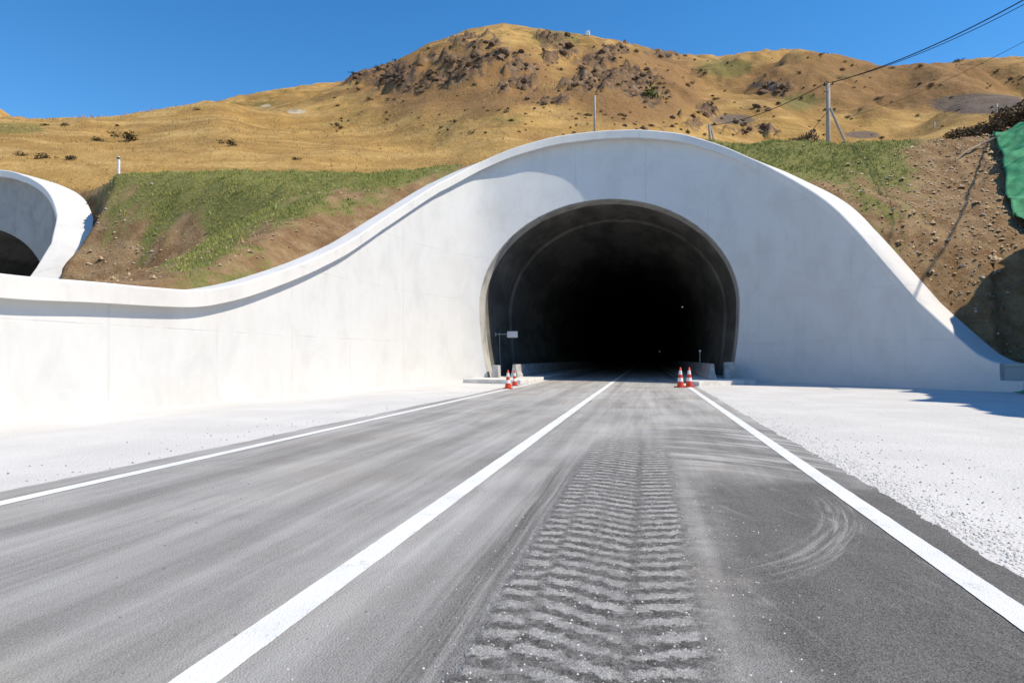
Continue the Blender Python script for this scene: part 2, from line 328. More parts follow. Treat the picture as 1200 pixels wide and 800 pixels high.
# opening profile
OC, OW, OZ, OH = -2.07, 7.03, 4.2, 6.13
def horseshoe(sc=1., n=48, z0=-.4, cx=OC, grow=0.):
    pts = []; a = OW*sc+grow; b = OH*sc+grow
    for z in np.linspace(z0, OZ, 9)[:-1]: pts.append((cx+a*(1-.065*((OZ-z)/OZ)**2), z))
    for i in range(n+1):
        t = math.pi*i/n; pts.append((cx+a*math.cos(t), OZ+b*math.sin(t)))
    for z in np.linspace(OZ, z0, 9)[1:]: pts.append((cx-a*(1-.065*((OZ-z)/OZ)**2), z))
    return pts
portal = empty('tunnel_portal', (OC, 38.5, 0))
tag(portal, 'big white concrete tunnel mouth with flowing curved wing walls at the end of the road', 'tunnel portal')
def under(o, p): o.parent = p; o.matrix_parent_inverse = Matrix.Translation(-Vector(p.location)); return o
n = len(W); vs = []; fs = []
for i in range(n):
    f = W[i]; b = W[i]-NRM[i]*THK[i]; zt = ZT[i]-CAPH+.06
    vs += [(f[0], f[1], -.4), (f[0], f[1], zt), (b[0], b[1], zt), (b[0], b[1], -.4)]
for i in range(n-1):
    for k in range(4): fs.append((4*i+k, 4*i+(k+1) % 4, 4*i+4+(k+1) % 4, 4*i+4+k))
fs += [(0, 1, 2, 3), tuple(4*(n-1)+k for k in (3, 2, 1, 0))]
bmw = bmesh.new(); tmp = mesh_from(vs, fs); bmw.from_mesh(tmp); me = from_bm(bmw)
wall = link('wall', me, M_wall)
pr = horseshoe(z0=-1.2); m = len(pr)
cut = mesh_from([(p[0], 30., p[1]) for p in pr]+[(p[0], 46., p[1]) for p in pr], [tuple(range(m)), tuple(range(2*m-1, m-1, -1))]+[(k, m+k, m+(k+1) % m, (k+1) % m) for k in range(m)])
bmc = bmesh.new(); bmc.from_mesh(cut); cut = from_bm(bmc); co = link('cutter', cut)
md = wall.modifiers.new('b', 'BOOLEAN'); md.operation = 'DIFFERENCE'; md.object = co; md.solver = 'EXACT'
dg = bpy.context.evaluated_depsgraph_get(); wm = bpy.data.meshes.new_from_object(wall.evaluated_get(dg)); wall.modifiers.clear(); wall.data = wm
bpy.data.objects.remove(co)
wm.polygons.foreach_set('use_smooth', [True]*len(wm.polygons)); wm.set_sharp_from_angle(angle=math.radians(32))
under(wall, portal)
# coping swept along the wall top (rounded front arris)
vs = []; fs = []; prof_n = 7
for i in range(n):
    ov = OVH[i]; zt = ZT[i]
    for (a, z) in ((-ov+.0, zt-CAPH), (-ov, zt-.05), (-ov+.05, zt), (CAPD[i]*.5, zt+.012), (CAPD[i], zt), (CAPD[i], zt-CAPH-.25), (.3, zt-CAPH-.001)):
        p = W[i]-NRM[i]*a; vs.append((p[0], p[1], z))
for i in range(n-1):
    for k in range(prof_n): fs.append((prof_n*i+k, prof_n*i+(k+1) % prof_n, prof_n*(i+1)+(k+1) % prof_n, prof_n*(i+1)+k))
fs += [tuple(range(prof_n)), tuple(prof_n*(n-1)+k for k in range(prof_n))[::-1]]
bmc = bmesh.new(); bmc.from_mesh(mesh_from(vs, fs)); cm = from_bm(bmc)
cap = link('coping', cm, M_cap, smooth=True); cm.set_sharp_from_angle(angle=math.radians(32)); under(cap, portal)
# plinth stub at the foot of the right wing
bm = bmesh.new(); e = W[-1]; pd_ = np.array(tan[-1]); ang = math.atan2(pd_[1], pd_[0])
cpt = e-NRM[-1]*.22+pd_*.18; bm_box(bm, (cpt[0], cpt[1], .12), (1.3, .55, .62), .02, ang)
under(link('plinth', from_bm(bm), M_wall), portal)
# ring at the mouth and the stepped lining running into the hill
def vface(u): return np.interp(u, W[150:, 0], W[150:, 1])
def loft(rows, name, mat, cap_end):
    vs = []; fs = []; m = len(rows[0])
    for r_ in rows: vs += r_
    for i in range(len(rows)-1):
        for k in range(m-1): fs.append((i*m+k, i*m+k+1, (i+1)*m+k+1, (i+1)*m+k))
    if cap_end: fs.append(tuple((len(rows)-1)*m+k for k in range(m)))
    bm = bmesh.new(); bm.from_mesh(mesh_from(vs, fs)); lm = from_bm(bm); o = link(name, lm, mat, smooth=True); lm.set_sharp_from_angle(angle=math.radians(30)); return under(o, portal)
def prow(sc, dv, gw=0., flatv=None): return [(p[0], float(vface(p[0]))+dv if flatv is None else flatv, p[1]) for p in horseshoe(sc, 48, -.3, grow=gw)]
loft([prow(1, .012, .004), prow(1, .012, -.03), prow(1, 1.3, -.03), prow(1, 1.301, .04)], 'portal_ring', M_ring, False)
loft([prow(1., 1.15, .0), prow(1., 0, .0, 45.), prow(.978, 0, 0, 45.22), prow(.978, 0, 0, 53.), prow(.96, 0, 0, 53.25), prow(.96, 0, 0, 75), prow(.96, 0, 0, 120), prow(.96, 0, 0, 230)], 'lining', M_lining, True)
# left jamb front of the lining must start behind the wall face; the wall itself gives the reveal.

# low retaining wall that carries on from the right wing
rw = empty('retaining_wall', (14.6, 29.5, 0)); tag(rw, 'low shaded concrete wall carrying on from the right foot of the portal', 'wall')
r0 = np.array([13.32, 29.32]); r1 = np.array([19.5, 30.75]); dv = (r1-r0)/np.linalg.norm(r1-r0); L = np.linalg.norm(r1-r0); cc = (r0+r1)/2+np.array([-dv[1], dv[0]])*.62
under(box('wall', (cc[0], cc[1], .36), (L, 1.2, 1.2), M_wall, None, .02, math.atan2(dv[1], dv[0])), rw)
cc2 = cc+np.array([-dv[1], dv[0]])*.02
under(box('coping', (cc2[0], cc2[1], 1.015), (L+.04, 1.3, .12), M_cap, None, .02, math.atan2(dv[1], dv[0])), rw)

# second portal on the left
R2 = 0.; c2, s2 = math.cos(R2), math.sin(R2)
def to2(u, v):
    x = np.asarray(u)-OC; y = np.asarray(v)-39; return OC-43.5+x*c2-y*s2, 38.5+x*s2+y*c2
sel = W[:, 0] > -10.4; W2 = np.stack(to2(W[sel, 0], W[sel, 1]), 1); Z2T = ZT[sel].copy(); bend = lambda z: np.interp(z, [1, 3, 5, 6.4, 8, 10, 13], [-2.2, -1.7, -.8, .1, .85, .8, .1]); W2[:, 0] += bend(Z2T)*(W[sel, 0] > 3); N2 = np.stack([NRM[sel, 0]*c2-NRM[sel, 1]*s2, NRM[sel, 0]*s2+NRM[sel, 1]*c2], 1)
sp = empty('tunnel_portal', (OC-43.5, 38.5, 0)); tag(sp, 'neighbouring white tunnel mouth cut by the left edge of the picture', 'tunnel portal')
wc = wm.copy(); ok_ = [p for p in wc.vertices]
bm = bmesh.new(); bm.from_mesh(wc); bmesh.ops.bisect_plane(bm, geom=bm.verts[:]+bm.edges[:]+bm.faces[:], plane_co=(-10.4, 34, 0), plane_no=(-1, 0, 0), clear_outer=True)
for p in bm.verts:
    a_, b_ = to2(p.co.x, p.co.y); zt_ = np.interp(p.co.x, W[150:, 0], ZT[150:]); p.co.x, p.co.y = float(a_+(bend(zt_) if p.co.x > 5.6 else 0)), float(b_)
bm.to_mesh(wc); bm.free(); wc.materials.clear(); under(link('wall', wc, M_gate2_shade), sp)
vs = []; fs = []; CAPD2 = 1.4
for i in range(len(W2)):
    zt = Z2T[i]
    for (a, z) in ((-.5, zt-CAPH), (-.5, zt-.05), (-.45, zt), (CAPD2*.5, zt+.012), (CAPD2, zt), (CAPD2, zt-CAPH-.6), (.3, zt-CAPH-.001)):
        p = W2[i]-N2[i]*a; vs.append((p[0], p[1], z))
for i in range(len(W2)-1):
    for k in range(7): fs.append((7*i+k, 7*i+(k+1) % 7, 7*(i+1)+(k+1) % 7, 7*(i+1)+k))
fs += [tuple(range(7)), tuple(7*(len(W2)-1)+k for k in range(7))[::-1]]
bm = bmesh.new(); bm.from_mesh(mesh_from(vs, fs)); me = from_bm(bm); under(link('coping', me, M_cap, smooth=True), sp); me.set_sharp_from_angle(angle=math.radians(32))
def prow2(sc, gw, dv=None, fl=None):
    return [(float(to2(p[0], 0)[0]), float(to2(p[0], (float(vface(p[0]))+dv) if fl is None else fl)[1]), p[1]) for p in horseshoe(sc, 40, -.3, grow=gw)]
P_ = loft([prow2(1, -.03, .02), prow2(1, -.03, 5.), prow2(.95, 0, None, 46.), prow2(.95, 0, None, 110.)], 'lining', M_lining, True); P_.parent = sp; P_.matrix_parent_inverse = Matrix.Translation(-Vector(sp.location))

# ================================================================= ground, road
def sheet(name, P, z, mat, kind='structure'):
    o = link(name, mesh_from([(p[0], p[1], z) for p in P], [tuple(range(len(P)))]), mat); tag(o, None, None, None, kind); return o
sheet('ground', [(-3000, -3000), (3000, -3000), (3000, 3000), (-3000, 3000)], 0., M_gravel)
vv = np.concatenate([np.arange(-40, 60, .06), np.arange(60, 230, 5)])
le = -6.08+.09*fbm(vv*.35, vv*0+3, 5, 3)+.03*fbm(vv*4, vv*0, 6, 3); re = 2.2+.05*fbm(vv*.4, vv*0+9, 7, 3)+.05*fbm(vv*6, vv*0, 8, 4)
vs = np.stack([np.concatenate([le, re]), np.concatenate([vv, vv]), np.full(2*len(vv), .008)], 1); k = np.arange(len(vv)-1); nn = len(vv)
road = link('road', np_mesh(vs, np.stack([k, k+nn, k+nn+1, k+1], 1)), M_road); tag(road, None, None, None, 'structure')
for nm, u0, w_ in (('edge_line', -5.62, .17), ('edge_line', 1.83, .18), ('centre_line', -1.77, .19)):
    a = u0-w_/2+.005*fbm(vv*6, vv*0+u0, 21, 4); b = u0+w_/2+.005*fbm(vv*6, vv*0+u0, 27, 4)
    vs = np.stack([np.concatenate([a, b]), np.concatenate([vv, vv]), np.full(2*nn, .013)], 1)
    tag(link(nm, np_mesh(vs, np.stack([k, k+nn, k+nn+1, k+1], 1)), M_line), None, None, None, 'structure')
# raised pavements running into the tunnel
def prism(name, P, z0, z1, mat, bev=.03):
    bm = bmesh.new(); b = [bm.verts.new((p[0], p[1], z0)) for p in P]; t = [bm.verts.new((p[0], p[1], z1)) for p in P]
    bm.faces.new(b[::-1]); ft = bm.faces.new(t)
    for i in range(len(P)): bm.faces.new((b[i], b[(i+1) % len(P)], t[(i+1) % len(P)], t[i]))
    if bev: bmesh.ops.bevel(bm, geom=list(ft.edges), offset=bev, segments=2, affect='EDGES', profile=.5)
    return link(name, from_bm(bm), mat)
tag(prism('pavement', [(-9.35, 34.2), (-7.5, 33.4), (-6.1, 33.0), (-5.82, 33.6), (-5.82, 229), (-9.3, 229), (-9.3, 38)], -.1, .2, M_pave), None, None, None, 'structure')
tag(prism('pavement', [(2.06, 33.0), (2.35, 32.3), (3.6, 33.6), (5.2, 34.9), (5.2, 38.), (5.2, 229), (2.06, 229)], -.1, .2, M_pave), None, None, None, 'structure')
for nm, (u0, v0, v1, hh), lab in (('concrete_barrier', (-7.3, 37.6, 95, .72), 'low concrete barrier along the left pavement just inside the big tunnel'), ('concrete_barrier', (3.36, 37.0, 95, .78), 'low concrete barrier along the right pavement just inside the big tunnel')):
    s_ = 1 if u0 < 0 else -1
    P_ = [(-.22, 0), (.22, 0), (.22, .12), (.12, .3), (.09, hh), (-.09, hh), (-.12, .3), (-.22, .12)]
    bm = bmesh.new(); A = [bm.verts.new((p[0], 0, p[1])) for p in P_]; B = [bm.verts.new((p[0], v1-v0, p[1])) for p in P_]
    bm.faces.new(A); bm.faces.new(B[::-1])
    for i in range(8): bm.faces.new((A[i], B[i], B[(i+1) % 8], A[(i+1) % 8]))
    bmesh.ops.bevel(bm, geom=[e for e in bm.edges if abs(e.verts[0].co.y-e.verts[1].co.y) < .01 and e.verts[0].co.y < .1], offset=.02, segments=2, affect='EDGES')
    o = link(nm, from_bm(bm), M_block); o.location = (u0, v0, .2); tag(o, lab, 'barrier', 'concrete barriers in the tunnel')
for (u0, v0, w_, d_, hh, lab) in ((-8.25, 37.2, .42, .6, .68, 'small pale concrete block at the left foot of the tunnel mouth'), (4.28, 37.9, .56, .7, .86, 'squarish concrete block at the right foot of the tunnel mouth')):
    bm = bmesh.new(); vs_ = bm_box(bm, (0, 0, hh/2), (w_, d_, hh), .03)
    for p in bm.verts: p.co.x *= 1-.12*p.co.z/hh
    o = link('concrete_block', from_bm(bm), M_block); o.location = (u0, v0, .2); tag(o, lab, 'block', 'concrete blocks at the tunnel mouth')

# ================================================================= terrain behind the wall
BL = W-NRM*(THK*.5)[:, None]; zb = ZT.copy()
ret = np.array([[14., 29.9], [15., 30.1]]); toe = np.stack([np.interp(np.linspace(0, 1, 40), [0, 1], [15.1, 15.3]), np.linspace(29.4, -14, 40)], 1)
BLX = np.vstack([BL, ret, toe]); ZBX = np.concatenate([zb, [1.0, .9], np.full(40, -.1)])
poly = np.vstack([BLX, [[15.3, -200], [-13.2, -200]]])
def in_poly(px, py, P):
    r = np.zeros(px.shape, bool); j = len(P)-1
    for i in range(len(P)):
        xi, yi = P[i]; xj, yj = P[j]
        if yi != yj:
            c_ = ((yi > py) != (yj > py)) & (px < (xj-xi)*(py-yi)/(yj-yi)+xi); r ^= c_
        j = i
    return r
BL2 = W2-N2*.6
poly2 = np.vstack([BL2, [[BL2[-1, 0]+.5, BL2[-1, 1]-1.5], [-31.3, 20], [-31.3, -200], [-58, -200], [-57.5, 30]]])
def dist_to(u, v, B_, Zb):
    D = np.empty(u.size); ZC = np.empty(u.size)
    for i in range(0, u.size, 20000):
        dd = (u[i:i+20000, None]-B_[None, :, 0])**2+(v[i:i+20000, None]-B_[None, :, 1])**2; k = dd.argmin(1)
        D[i:i+20000] = np.sqrt(dd[np.arange(len(k)), k]); ZC[i:i+20000] = Zb[k]
    return D, ZC
def near_h(u, v, rough=True):
    u = np.asarray(u, float); v = np.asarray(v, float); sh = u.shape; u = u.ravel(); v = v.ravel()
    D, ZC = dist_to(u, v, BLX, ZBX); D2, ZC2 = dist_to(u, v, BL2, Z2T)
    X, Z = XZ_of(u, v); w_ = sstep(u, -9, 4)
    T = lerp(12.75, 14.55, w_)
    pl = T-lerp(.43, .75, w_)*(42-Z)
    pl = np.where(Z < 42, pl, T); pl = np.minimum(pl, T-.25+.25*sstep(Z, 40, 44)); pl = np.maximum(pl, -.3)
    col = 600+800*X/np.maximum(Z, 1)
    pl = pl+.9*sstep(col, 1150, 1230)*sstep(Z, 31, 38)
    g = fbm(u*.35, v*.35, 51, 3)
    h = lerp(ZC-.36+.5*np.clip(D-.36, 0, 5), pl, sstep(D, .6, 5.4))
    cr = lerp(13.4, 10.2, sstep(v, 19, 31))*sstep(v, 0, 10)*(1-sstep(v, 33, 39.5)); mo = cr*sstep(u+1.2*g, 14.9, 19.3)**.9
    h = np.where(u > 12, np.maximum(h, mo), h)
    # cut beside the second road and behind the second portal
    x_ = np.clip(u+.97*v, 0, 50); Lm = 1.2+.105*Z+.08*x_+.022*x_*x_+1.4*np.clip(Z-36.6-1.0*fbm(u*.2, v*.2, 53, 3), 0, 40)
    Lm = np.maximum(Lm, (ZC-.42)*(D < 2.2)); Lm = np.maximum(Lm, (ZC2-.55)*(D2 < 3.2)*(v > 31))
    kk_ = 1.6; q_ = np.clip(.5+.5*(h-Lm)/kk_, 0, 1); h = np.where(u < -12.9, h+(Lm-h)*q_-kk_*q_*(1-q_)*sstep(D, 1.5, 4), h)
    L2 = ZC2-.5+7.*np.clip(D2-1.4, 0, 60); h = np.where((u < -22) & (v > 30), np.minimum(h, L2), h)
    h = np.where((u < -24) & (v < 31.5), np.minimum(h, np.maximum((u+31.6)*.9, -.3)), h)
    h = np.where((u > -58) & (D2 < 1.25) & (D2 > .3) & (v > 33), np.minimum(np.maximum(h, ZC2-.95), ZC2-.75), h)
    h = np.where((D2 < 4.) & (D2 > .2) & (v > 29.5) & (u < -24), np.maximum(h, ZC2-lerp(.75, .22, sstep(D2, 1.05, 1.35))-.9*np.clip(D2-2, 0, 9)), h)
    h = h+2.0*sstep(col, 1040, 1230)*sstep(Z, 40, 47)
    if rough:
        a = np.clip((np.minimum(D-.9, D2-2.4))/2.5, 0, 1)
        h = h+a*(.32*fbm(u*.5, v*.5, 31, 4)+.13*fbm(u*2.2, v*2.2, 33, 3))+a*sstep(u, 0, 8)*.3*np.abs(fbm(u*1.1, v*1.1, 37, 4))
    return h.reshape(sh), D.reshape(sh)
step = .25
gu = np.arange(-76, 46, step); gv = np.arange(-14, 66, step); U, V = np.meshgrid(gu, gv, indexing='ij')
H, Dn = near_h(U, V); X_, Z_ = XZ_of(U, V); COLX = 600+800*X_/np.maximum(Z_, 1)
ROW = 419-(H-HC)*800/np.maximum(Z_, 1)
keep = ~in_poly(U[:-1, :-1]+step/2, V[:-1, :-1]+step/2, poly) & ~in_poly(U[:-1, :-1]+step/2, V[:-1, :-1]+step/2, poly2) & (Z_[:-1, :-1] < np.where(U[:-1, :-1] < -21, 56., 46.3))
idx = np.arange(U.size).reshape(U.shape)
F = np.stack([idx[:-1, :-1], idx[1:, :-1], idx[1:, 1:], idx[:-1, 1:]], -1)[keep]
used = np.unique(F); rem = np.full(U.size, -1); rem[used] = np.arange(len(used))
me = np_mesh(np.stack([U.ravel(), V.ravel(), H.ravel()], 1)[used], rem[F])
def bump_(x, y, cx, cy, rx, ry): return np.exp(-((x-cx)/rx)**2-((y-cy)/ry)**2)
def green_of(u, v, Z, col):
    nz = fbm(u*.25, v*.25, 61, 4); n2 = fbm(u*1.1, v*1.1, 63, 3)
    left = sstep(col+90*nz, 90, 225)*(.74+.42*sstep(Z+3*nz, 28, 37)+.3*n2)*sstep(Z, 16, 20)
    left = np.maximum(left-.7*bump_(col, Z, 180, 37, 60, 4), .8*bump_(col, Z, 150, 41.5, 55, 1.6))
    # bare strip next to the coping
    left = left*lerp(1, .3, (1-sstep(near_h_D(u, v)+1.5*nz, 1.6, 4.6))*sstep(col, 230, 330))
    right = sstep(Z+3.*nz, 33.5, 39.5)*(1-sstep(col+90*nz, 1010, 1150))*1.02+.36*sstep(Z+3*nz, 29.5, 36)*(1-sstep(col+60*nz, 1030, 1180))
    return np.clip(np.where(col < 720, left, right)+.34*nz+.34*n2+.1*fbm(u*3, v*3, 65, 2)+.16*fbm(u*5, v*5, 69, 2)+np.where(col < 720, -.03, -.08), 0, 1)
def near_h_D(u, v):
    sh = np.shape(u); a = np.ravel(u); b = np.ravel(v); B_ = BLX[::3]; out = np.empty(a.size)
    for i in range(0, a.size, 20000):
        out[i:i+20000] = np.sqrt(((a[i:i+20000, None]-B_[None, :, 0])**2+(b[i:i+20000, None]-B_[None, :, 1])**2).min(1))
    return out.reshape(sh)
attr(me, 'green', green_of(U, V, Z_, COLX).ravel()[used])
attr(me, 'dry', (sstep(Z_+.8*fbm(U*.6, V*.6, 67, 3), 42.6, 43.6)*(COLX < 760)*(COLX > 175)).ravel()[used])
bank = link('terrain', me, M_bank, smooth=True); tag(bank, None, None, None, 'structure')

# ================================================================= hills
colg = np.concatenate([np.arange(-700, -60, 16), np.arange(-60, 1260, 2.6), np.arange(1260, 2000, 16)])
zg = np.concatenate([np.linspace(45, 60, 16), np.linspace(61, 118, 58), np.linspace(119, 245, 190), np.linspace(247, 420, 90), np.linspace(430, 700, 20)])
CG, ZG = np.meshgrid(colg, zg, indexing='ij'); XG = (CG-600)/800*ZG; UG, VG = uv_of(XG, ZG)
def ridge(cols, rows, Zr): return HC+(419-np.interp(CG, cols, rows))/800*Zr
SILC = [-700, -60, 0, 20, 30, 60, 130, 200, 250, 280, 330, 400, 450, 500, 550, 590, 640, 700, 740, 770, 800, 850, 900, 940, 990, 1040, 1100, 1150, 1200, 2000]; SILR = [60, 112, 128, 137, 139.5, 138.5, 137, 126, 117, 113, 103.5, 95, 79, 52, 34.5, 27, 35, 43, 50, 61, 64, 65, 58, 58, 66, 78, 73, 68, 66, 85]
Tt = lerp(12.75, 14.55, sstep(CG, 560, 860))+2.0*sstep(CG, 1040, 1230)*(1-sstep(ZG, 48, 75))
wig = fbm(UG*.02, VG*.02, 3, 4)
def hill(cols, rows, Z0, Z1, p, back=.5, warp=14):
    z1 = ridge(cols, rows, Z1); t = np.clip((ZG+warp*wig-Z0)/(Z1-Z0), 0, None)
    fr = Tt+(z1-Tt)*np.clip(t, 0, 1)**p
    bk = z1-back*(ZG+warp*wig-Z1)
    return np.where(t <= 1, fr, bk)
hB = hill([-700, 0, 60, 130, 200, 280, 330, 400, 500, 560, 650, 720, 800], [150, 141, 138, 137.5, 126, 115, 122, 132, 150, 166, 184, 215, 260], 57, 126, .82, .35, 6)
hA = hill([-200, 150, 250, 280, 330, 400, 450, 500, 550, 590, 640, 700, 740, 790, 830, 870, 920, 960, 1010, 1100], [260, 150, 124, 113, 104, 95, 79, 52, 34.5, 27, 35, 43, 50, 62, 96, 120, 150, 180, 220, 300], 62, 232, .85, .6)
hC = hill([300, 600, 700, 760, 800, 850, 900, 940, 990, 1040, 1100, 1150, 1200, 1400, 2000], [200, 110, 76, 62, 65, 65.5, 58, 58, 66, 78.5, 73, 68, 66, 60, 90], 85, 400, .8, .5, 26)
hD = hill([-700, -200, -60, 0, 20, 40, 200], [60, 90, 112, 127, 139, 150, 200], 140, 330, .8, .5)
def smax(a, b, k): hh = np.clip(.5+.5*(a-b)/k, 0, 1); return b+(a-b)*hh+k*hh*(1-hh)
HG = smax(smax(smax(hB, hA, 1.5), hC, 3), hD, 1.5)
HG = np.maximum(HG, -2)
dist = sstep(ZG, 50, 110)
gl = np.abs(fbm(UG*.018, VG*.018, 81, 4)); gl2 = np.abs(fbm(UG*.05+5, VG*.05, 83, 4))
ridgefade = 1-.75*np.exp(-((ZG-232)/25)**2)*(CG < 830)
# gullies on the right ridge, soft swells on the field
HG = HG+dist*ridgefade*(1.1*fbm(UG*.03, VG*.03, 85, 4)+.5*fbm(UG*.14, VG*.14, 87, 4)+sstep(ZG, 100, 150)*.55*fbm(UG*.4, VG*.4, 89, 3))
HG = HG-sstep(CG, 790, 900)*sstep(ZG, 90, 180)*(1-sstep(ZG, 330, 395))*(2.2*np.exp(-(gl/.2)**2)+1.6*np.exp(-(gl2/.15)**2))
HG = HG-(1-sstep(CG, 790, 860))*sstep(ZG, 100, 140)*(1-sstep(ZG, 190, 225))*(1.6*np.exp(-(gl2/.12)**2))
RG = 419-(HG-HC)*800/ZG
kf = (419-np.interp(colg, SILC, SILR))/(419-RG.min(1)); kf = np.convolve(np.pad(kf, 6, 'edge'), np.ones(13)/13, 'valid')
HG = HC+(HG-HC)*(1+(kf[:, None]-1)*sstep(ZG, 58, 115)); RG = 419-(HG-HC)*800/ZG
rock = np.zeros_like(HG)
RC = [(430, 90, 34, 9), (470, 92, 22, 13), (500, 97, 18, 8), (452, 100, 10, 7), (560, 52, 30, 6), (585, 66, 32, 9), (615, 80, 22, 7), (545, 76, 20, 8), (535, 92, 30, 8), (655, 50, 20, 8), (668, 62, 12, 6), (648, 72, 16, 6), (700, 72, 20, 8), (720, 60, 18, 5), (715, 95, 28, 12), (742, 90, 22, 8), (752, 108, 26, 8), (685, 102, 22, 10), (770, 118, 12, 7), (725, 138, 14, 6), (610, 100, 20, 7), (590, 103, 14, 6), (640, 120, 22, 6), (880, 152, 24, 8), (905, 157, 16, 6), (828, 135, 22, 6), (865, 143, 12, 4), (895, 128, 18, 5), (905, 105, 22, 7), (780, 66, 20, 4), (735, 150, 22, 4), (790, 150, 30, 5), (520, 70, 26, 5), (480, 105, 20, 5)]
for (cx, cy, rx, ry) in RC: rock = np.maximum(rock, bump_(CG, RG, cx, cy, rx*1.22, ry*1.22))
rn = fbm(UG*.13, VG*.13, 91, 4); rn2 = fbm(UG*.45, VG*.45, 93, 3); rock = np.clip(rock*.95+(.6*rn+.55*rn2)*sstep(rock, .05, .3), 0, 1)*sstep(ZG, 80, 100)
dens = np.clip(rock, 0, 1)
jag = np.abs(fbm(UG*.2, VG*.2, 95, 4))*2-.35
HG = HG+sstep(rock, .45, .75)*(1.5*jag+2.2*np.abs(fbm(UG*.5, VG*.5, 97, 3)))
RG = 419-(HG-HC)*800/ZG
scree = np.maximum.reduce([bump_(CG, RG, 1150, 122, 70, 14), .8*bump_(CG, RG, 1010, 158, 30, 6), .7*bump_(CG, RG, 900, 100, 40, 7), .75*bump_(CG, RG, 860, 140, 40, 9)])
olive = np.maximum.reduce([bump_(CG, RG, 20, 150, 40, 9), .9*bump_(CG, RG, 850, 80, 45, 14), .8*bump_(CG, RG, 935, 120, 40, 14), .9*bump_(CG, RG, 650, 45, 40, 14), .6*bump_(CG, RG, 300, 122, 60, 6), .6*bump_(CG, RG, 600, 140, 50, 10), .5*bump_(CG, RG, 985, 90, 60, 12)])
rust = np.maximum.reduce([1.1*bump_(CG, RG, 540, 95, 150, 45), 1.1*bump_(CG, RG, 740, 100, 110, 55), .95*bump_(CG, RG, 1030, 95, 240, 45), .5*bump_(CG, RG, 640, 160, 60, 16)])
pale = np.maximum.reduce([bump_(CG, RG, 348, 131, 15, 3.2), .9*bump_(CG, RG, 312, 124, 8, 2.5), .55*bump_(CG, RG, 650, 138, 60, 4), .6*bump_(CG, RG, 660, 100, 9, 5), .55*bump_(CG, RG, 700, 78, 10, 4)])
HG[:, 0] -= .35; HG[:, 1] -= .1
idx = np.arange(HG.size).reshape(HG.shape)
F = np.stack([idx[:-1, :-1], idx[1:, :-1], idx[1:, 1:], idx[:-1, 1:]], -1)
drop = ((ZG < 55.4) & (UG < -21.6))[:-1, :-1]; F = F[~drop]
me = np_mesh(np.stack([UG.ravel(), VG.ravel(), HG.ravel()], 1), F)
for nm, a in (('rock', rock), ('scree', scree), ('olive', olive), ('rust', rust), ('pale', pale)): attr(me, nm, a)
hills = link('hills', me, M_hill, smooth=True); tag(hills, None, None, None, 'structure')
# visible lookup: first (nearest) ground hit for a column and row
ci = {}
def spot(col, row):
    i = int(np.abs(colg-col).argmin()); r = RG[i]; vis = np.minimum.accumulate(r)
    k = int(np.argmax(vis <= row)); return UG[i, k], VG[i, k], HG[i, k], ZG[i, k]

# ================================================================= plants and stones
def tufts(us, vs_, zs, hgt, wid, nb, lean=.5):
    """many small bent blades in one mesh"""
    N = len(us); us = np.repeat(us, nb); vs_ = np.repeat(vs_, nb); zs = np.repeat(zs, nb); hgt = np.repeat(hgt, nb); wid = np.repeat(wid, nb); k = len(us)
    a = RNG.uniform(0, 2*np.pi, k); r = RNG.uniform(0, 1, k)*wid; px = us+np.cos(a)*r; py = vs_+np.sin(a)*r
    b = RNG.uniform(0, 2*np.pi, k); bw = hgt*RNG.uniform(.10, .2, k); hh = hgt*RNG.uniform(.55, 1.15, k); lx = np.cos(a)*hh*lean*RNG.uniform(.2, 1.2, k); ly = np.sin(a)*hh*lean*RNG.uniform(.2, 1.2, k)
    P = np.stack([np.stack([px-np.cos(b)*bw, py-np.sin(b)*bw, zs-.05], 1), np.stack([px+np.cos(b)*bw, py+np.sin(b)*bw, zs-.05], 1), np.stack([px+lx, py+ly, zs+hh], 1)], 1).reshape(-1, 3)
    tone = np.repeat(np.clip(np.repeat(RNG.uniform(0, 1, N), nb)*.65+RNG.uniform(0, .4, k), 0, 1), 3)
    me = np_mesh(P, np.arange(3*k).reshape(-1, 3)); attr(me, 'tone', tone); return me
def sample(ncand, c0, c1, z0, z1):
    c = RNG.uniform(c0, c1, ncand); Z = np.sqrt(RNG.uniform(z0*z0, z1*z1, ncand)); X = (c-600)/800*Z; u, v = uv_of(X, Z)
    ok = ~in_poly(u, v, poly) & ~in_poly(u, v, poly2); c, Z, u, v = c[ok], Z[ok], u[ok], v[ok]; h, D = near_h(u, v); ok = (D > 1.15)
    return c[ok], Z[ok], u[ok], v[ok], h[ok]
c, Z, u, v, h = sample(150000, 60, 1180, 15, 44.5)
g = green_of(u, v, Z, c); ok = RNG.uniform(0, 1, len(c)) < sstep(g, .3, .95)*.55*(.25+.75*sstep(fbm(u*.9, v*.9, 73, 3), -.35, .25))
hl = RNG.uniform(.04, .12, ok.sum())*(.7+.7*g[ok])
tag(link('grass', tufts(u[ok], v[ok], h[ok], hl, .12+0*hl, 5, .9), M_green), None, None, None, 'stuff')
c, Z, u, v, h = sample(9000, 90, 1190, 15, 44.5); g = green_of(u, v, Z, c); ok = (RNG.uniform(0, 1, len(c)) < .25*(1-g)) & (fbm(u*.6, v*.6, 71, 3) > .02)
tag(link('dry_grass', tufts(u[ok], v[ok], h[ok], RNG.uniform(.06, .18, ok.sum()), .1+np.zeros(ok.sum()), 5, .9), M_dry), None, None, None, 'stuff')
